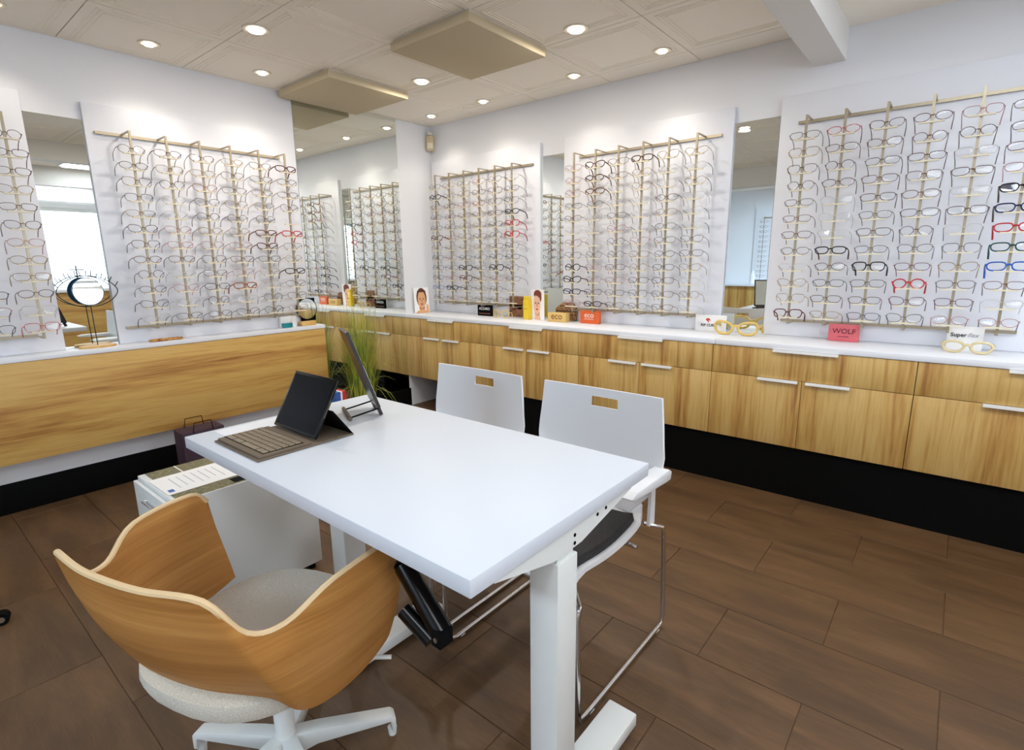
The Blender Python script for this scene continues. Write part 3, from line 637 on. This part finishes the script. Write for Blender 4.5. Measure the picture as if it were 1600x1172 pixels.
# ================================================================== COUNTER THINGS
def ell(cx, cy, a, b, n=28, q0=0, q1=2*PI): return [(cx+a*math.cos(q0+(q1-q0)*k/n), cy+b*math.sin(q0+(q1-q0)*k/n)) for k in range(n if abs(q1-q0) > 6.2 else n+1)]
def portrait(name, label, o, ux, un, w, h, skin, hair, tilt, style):
    """printed portrait card: o = lower left corner seen from the front"""
    o = Vector(o); ux = Vector(ux); un = Vector(un); uy = (Vector((0, 0, 1))-un*tilt).normalized()
    t = thing(name, label, 'portrait card', tuple(o+ux*w/2), 'portrait cards on the counter')
    MB().prism([(0, 0), (w, 0), (w, h), (0, h)], o, ux, uy, un, -.004).build('card', 'cardwhite', t)
    ly = [0]
    def p(nm, poly, m): ly[0] += 1; MB().prism([(a*w, b*h) for a, b in poly], o+un*(.0002*ly[0]), ux, uy, un, .0002).build('print', m, t)
    cx = .5 if style == 1 else .46
    if style == 1:
        p('hair', ell(cx, .60, .34, .38), hair); p('neck', [(cx-.19, 0), (cx+.2, 0), (cx+.15, .35), (cx-.15, .35)], skin); p('shoulder', [(.06, 0), (.95, 0), (.8, .09), (.2, .09)], skin)
        p('face', ell(cx, .52, .265, .36), skin); p('hand', [(.80, .02), (.97, .02), (.93, .28), (.82, .36), (.78, .2)], skin); p('jaw', ell(cx, .20, .2, .06, 16), 'skinshade')
        p('face', ell(cx, .50, .25, .32), skin); p('fringe', ell(cx, .80, .30, .14, 20, 0.1, PI-.1), hair)
    else:
        p('neck', [(cx-.22, 0), (cx+.26, 0), (cx+.16, .3), (cx-.14, .3)], skin); p('hair', ell(cx+.05, .84, .30, .15), hair); p('hair', ell(cx+.22, .75, .13, .16), hair)
        p('jaw', ell(cx, .24, .2, .1, 16), 'skinshade'); p('face', ell(cx-.01, .50, .27, .34), skin)
        p('hair', [(cx-.2, .82), (cx+.05, .78), (cx+.27, .70), (cx+.30, .88), (cx+.05, .97), (cx-.12, .95)], hair)
    for s_ in (-1, 1):
        p('brow', [(cx+s_*.05, .585), (cx+s_*.12, .61), (cx+s_*.19, .59), (cx+s_*.12, .597)], hair); p('eye', ell(cx+s_*.115, .545, .055, .018, 12), 'eye')
    p('nose', [(cx-.03, .44), (cx+.05, .43), (cx+.02, .54), (cx, .54)], 'skinshade'); p('lips', ell(cx, .345, .085, .032, 14), 'lip')
portrait('portrait_card', 'portrait card of person with hair pulled back, hand at neck, by corner', (-.335, -.05, CZ+.002), (.982, -.19, 0), (-.19, -.982, 0), .165, .245, 'skin1', 'hair1', .06, 1)
portrait('portrait_card', 'portrait card of person with red swept-up hair beside the yellow box', (-.125, -1.315, CZ+.002), (-.14, -.99, 0), (-.99, .14, 0), .15, .25, 'skin2', 'hair2', -.02, 2)
def block(name, label, cat, x0, x1, y0, y1, h, m, bevel=.002, z0=0):
    t = thing(name, label, cat, ((x0+x1)/2, (y0+y1)/2, CZ)); MB().box(x0, x1, y0, y1, CZ+.0005+z0, CZ+h).build('block', m, t, bevel=bevel); return t
t = block('name_block', 'small black name block below the corner rack', 'sign', -.135, -.115, -.868, -.694, .098, 'black')
text('AZZARO', t, (-.1356, -.715, CZ+.055), .03, 'cardwhite', 'x', fit=.13)
MB().box(-.136, -.1349, -.85, -.712, CZ+.02, CZ+.024).build('print', 'skinshade', t)
t = thing('photo_block', 'brown photo block showing sunglasses beside the yellow box', 'photo', (-.039, -1.08, CZ))
MB().box(-.046, -.032, -1.157, -1.003, CZ+.0005, CZ+.182).build('block', 'brownphoto', t, bevel=.002)
MB().prism(ell(.0, .0, .03, .016, 16), (-.0462, -1.06, CZ+.075), (0, -1, 0), (0, 0, 1), (-1, 0, 0), .0006).build('print', 'wine', t)
MB().prism(ell(.0, .0, .028, .016, 16), (-.0462, -1.12, CZ+.083), (0, -1, 0), (0, 0, 1), (-1, 0, 0), .0006).build('print', 'black', t)
t = thing('yellow_box', 'tall slim yellow box beside the red-haired portrait card', 'box', (-.15, -1.29, CZ))
MB().box(-.175, -.13, -1.318, -1.262, CZ+.0005, CZ+.165).build('carton', 'yellow', t, bevel=.003); MB().box(-.172, -.133, -1.315, -1.265, CZ+.165, CZ+.196).build('cap', 'yellow', t, bevel=.004)
MB().box(-.1757, -.1748, -1.31, -1.27, CZ+.09, CZ+.093).build('print', 'ecotext', t)
t = block('wooden_block', 'pale wooden block lettered in brown in front of narrow mirror', 'sign', -.19, -.13, -1.705, -1.528, .073, 'ecoblock', .003)
text('eco', t, (-.1906, -1.563, CZ+.023), .06, 'ecotext', 'x', fit=.105)
t = thing('glasses_case', 'leopard print glasses case leaning behind the wooden block', 'case', (-.045, -1.62, CZ))
MB().prism([(0, 0), (.2, 0), (.21, .09), (.17, .145), (.08, .15), (.0, .10)], (-.060, -1.515, CZ+.0005), (0, -1, 0), (0, 0, 1), (1, 0, 0), .024).build('case_body', 'leopard', t, bevel=.004)
MB().prism([(.01, .075), (.2, .075), (.2, .08), (.01, .08)], (-.0608, -1.515, CZ+.0005), (0, -1, 0), (0, 0, 1), (1, 0, 0), .001).build('seam', 'black', t)
t = block('orange_block', 'orange sign block with white lettering on the counter', 'sign', -.145, -.115, -1.985, -1.813, .10, 'orange', .003)
text('eco', t, (-.1456, -1.852, CZ+.048), .05, 'cardwhite', 'x', fit=.082)
MB().box(-.146, -.1449, -1.935, -1.852, CZ+.034, CZ+.037).build('print', 'cardwhite', t)
t = block('white_card', 'white card with red wave emblem beside the big yellow glasses', 'sign', -.085, -.08, -2.925, -2.715, .112, 'cardwhite', .001)
text('RIP CURL', t, (-.0856, -2.755, CZ+.034), .02, 'greytext', 'x', fit=.10, bold=.0006)
MB().prism([(-.017, .006), (-.010, .016), (.003, .018), (.014, .010), (.019, -.004), (.010, .004), (.002, .004), (.008, -.012), (-.002, -.006), (-.010, .002)], (-.0852, -2.803, CZ+.072), (0, -1, 0), (0, 0, 1), (-1, 0, 0), .0006).build('emblem', 'redlogo', t)
t = block('pink_sign', 'pink acrylic sign block lettered in dark red on the counter', 'sign', -.115, -.09, -3.685, -3.529, .10, 'pink', .002)
text('WOLF', t, (-.1156, -3.550, CZ+.047), .04, 'wine', 'x', fit=.116)
MB().box(-.116, -.1149, -3.635, -3.578, CZ+.027, CZ+.030).build('print', 'wine', t)
t = block('white_card', 'white card with black lettering behind the pale gold glasses', 'sign', -.125, -.12, -4.225, -4.078, .125, 'cardwhite', .001)
a_ = text('Super', t, (-.1256, -4.092, CZ+.072), .03, 'greytext', 'x', fit=.066, bold=.0008); text('flex', t, (-.1256, -4.160, CZ+.072), .03, 'lightgrey', 'x', shear=.35, fit=.046)
def display_glasses(name, label, c, w, sh, m, r, rz, tl):
    """oversized counter glasses standing on their rims; local front faces -y"""
    t = thing(name, label, 'glasses', c, None, (0, 0, rz)); k = w/.146
    m1 = MB()
    b = SHP[sh][1]*k
    for s_ in (-1, 1): m1.tube([(x*k, y*k, z*k+b+r) for x, y, z in outline(sh, s_, 1, 30)], r, 8, closed=True)
    a = SHP[sh][0]; W_ = (2*a+.0095)*k
    m1.tube([(-.012*k, 0, b+r+.004*k), (0, -.002*k, b+r+.009*k), (.012*k, 0, b+r+.004*k)], r, 8); m1.build('frame_front', m, t, smooth=True, local=True)
    for s_ in (-1, 1):
        X = s_*(W_+r*.6); y0 = 1.5*W_*W_/k
        MB().tube([(X, y0, b+r+.008*k), (X*.98, y0+tl*.7, b+r+.009*k), (X*.95, y0+tl, b+r-.018*k)], r, 8).build('temple', m, t, smooth=True, local=True)
    return t
display_glasses('display_glasses', 'oversized yellow wooden glasses standing in front of narrow mirror', (-.20, -3.02, CZ), .27, 'cat', 'goldwood', .0085, -PI/2, .13)
display_glasses('display_glasses', 'oversized pale gold glasses in front of the white lettered card', (-.235, -4.165, CZ), .20, 'oval', 'palegold', .0065, -PI/2, .07)
display_glasses('display_glasses', 'small gold wire glasses lying before the brown photo block', (-.20, -1.03, CZ), .20, 'round', 'goldwood', .0045, -PI/2, .05)

# ================================================================== BACK ROOM seen in the mirrors
t = thing('reception_desk', 'oak-fronted reception desk with white top in the back room', 'desk', (-1.9, -5.45, 0))
MB().box(-3.3, -.7, -5.7, -5.3, .0, 1.06).build('front', 'oak_h', t, bevel=.002); MB().box(-3.34, -.66, -5.74, -5.26, 1.06, 1.10).build('worktop', 'laminate', t, bevel=.002)
t = thing('countertop_stand', 'small glasses stand on the reception desk', 'stand', (-1.75, -5.5, 1.10))
MB().box(-1.82, -1.68, -5.56, -5.44, 1.1005, 1.20).build('base', 'navyback', t, bevel=.004); MB().tube([(-1.75, -5.5, 1.2), (-1.75, -5.5, 1.42)], .008, 8).build('stem', 'darkwire', t); MB().tube([(-1.84, -5.5, 1.36), (-1.66, -5.5, 1.36)], .006, 8).build('cross_arm', 'darkwire', t)
t = thing('wall_air_conditioner', 'white wall air conditioner beside the shop window', 'air conditioner', (-.02, -7.0, 2.0))
MB().box(-.22, -.002, -7.5, -6.6, 1.98, 2.26).build('housing', 'plastic', t, bevel=.02); MB().box(-.225, -.2, -7.45, -6.65, 2.0, 2.03).build('vent', 'lightgrey', t)
t = thing('far_counter', 'white topped oak counter along the far wall', 'counter', (-7.4, -1.6, 0))
MB().box(-7.58, -7.2, -3.2, -.3, 0, .88).build('front', 'oak_v', t); MB().box(-7.59, -7.16, -3.2, -.28, .88, .92).build('worktop', 'laminate', t)
tag(MB().box(-7.596, -7.57, -2.3, -.9, .93, 2.34).build('display_board', 'panel', loc=(-7.58, -1.6, .93)), 'white display panel on the far wall of the back room', 'panel')
t = thing('eyewear_rack', 'rack of glasses on the far wall of the back room', 'display rack', (-7.5, -1.6, 1.0))
MB().box(-7.57, -7.555, -2.15, -1.05, 2.15, 2.17).build('mounting_bar', 'rack', t); m = MB()
for i in range(6):
    y = -2.1+.2*i; MB().box(-7.435, -7.425, y-.005, y+.005, 1.0, 2.17).box(-7.555, -7.435, y-.004, y+.004, 2.162, 2.17).build('rod', 'rack', t)
    for r_ in range(12):
        z = 2.08-.092*r_
        for s_ in (-1, 1): m.tube([(-7.415, y+s_*.036+.03*math.cos(2*PI*k/10), z+.02*math.sin(2*PI*k/10)) for k in range(10)], .002, 4, closed=True)
        m.tube([(-7.415, y-.07, z+.01), (-7.53, y-.065, z)], .002, 4).tube([(-7.415, y+.07, z+.01), (-7.53, y+.065, z)], .002, 4)
q = m.build('hung_glasses', 'fr_b', t); q['kind'] = 'stuff'
t = thing('bottle', 'white bottle on the far counter', 'bottle', (-7.3, -1.0, .92))
MB().lathe([(.05, .001), (.052, .16), (.03, .2), (.02, .24)], (-7.3, -1.0, .92), 20).build('bottle_body', 'plastic', t, smooth=True); MB().lathe([(.022, .24), (.022, .27)], (-7.3, -1.0, .92), 16).build('cap', 'plastic', t)

t = thing('work_stool', 'dark swivel stool by the ledge with chrome castors', 'stool', (-3.875, -1.22, 0))
MB().lathe([(.17, .46), (.19, .48), (.19, .51), (.16, .53)], (-3.875, -1.22, 0), 32).build('seat', 'upholst', t, smooth=True)
MB().lathe([(.04, .06), (.03, .12), (.022, .13), (.022, .46)], (-3.875, -1.22, 0), 18).build('gas_column', 'black', t, smooth=True)
for k in range(5):
    an = math.radians(-15+72*k); ca, sa = math.cos(an), math.sin(an)
    lg = MB().tube([(-3.875+.03*ca, -1.22+.03*sa, .09), (-3.875+.28*ca, -1.22+.28*sa, .062)], .016, 8, rs=[.02, .012]).build('base_leg', 'black', t, smooth=True)
    c_ = Vector((-3.875+.285*ca, -1.22+.285*sa, .0255)); w_ = Vector((-sa, ca, 0))
    MB().tube([c_-w_*.02, c_+w_*.02], .025, 16).build('castor', 'black', lg, smooth=True); MB().tube([c_-w_*.022, c_+w_*.022], .012, 12).build('castor_cap', 'chrome', lg)
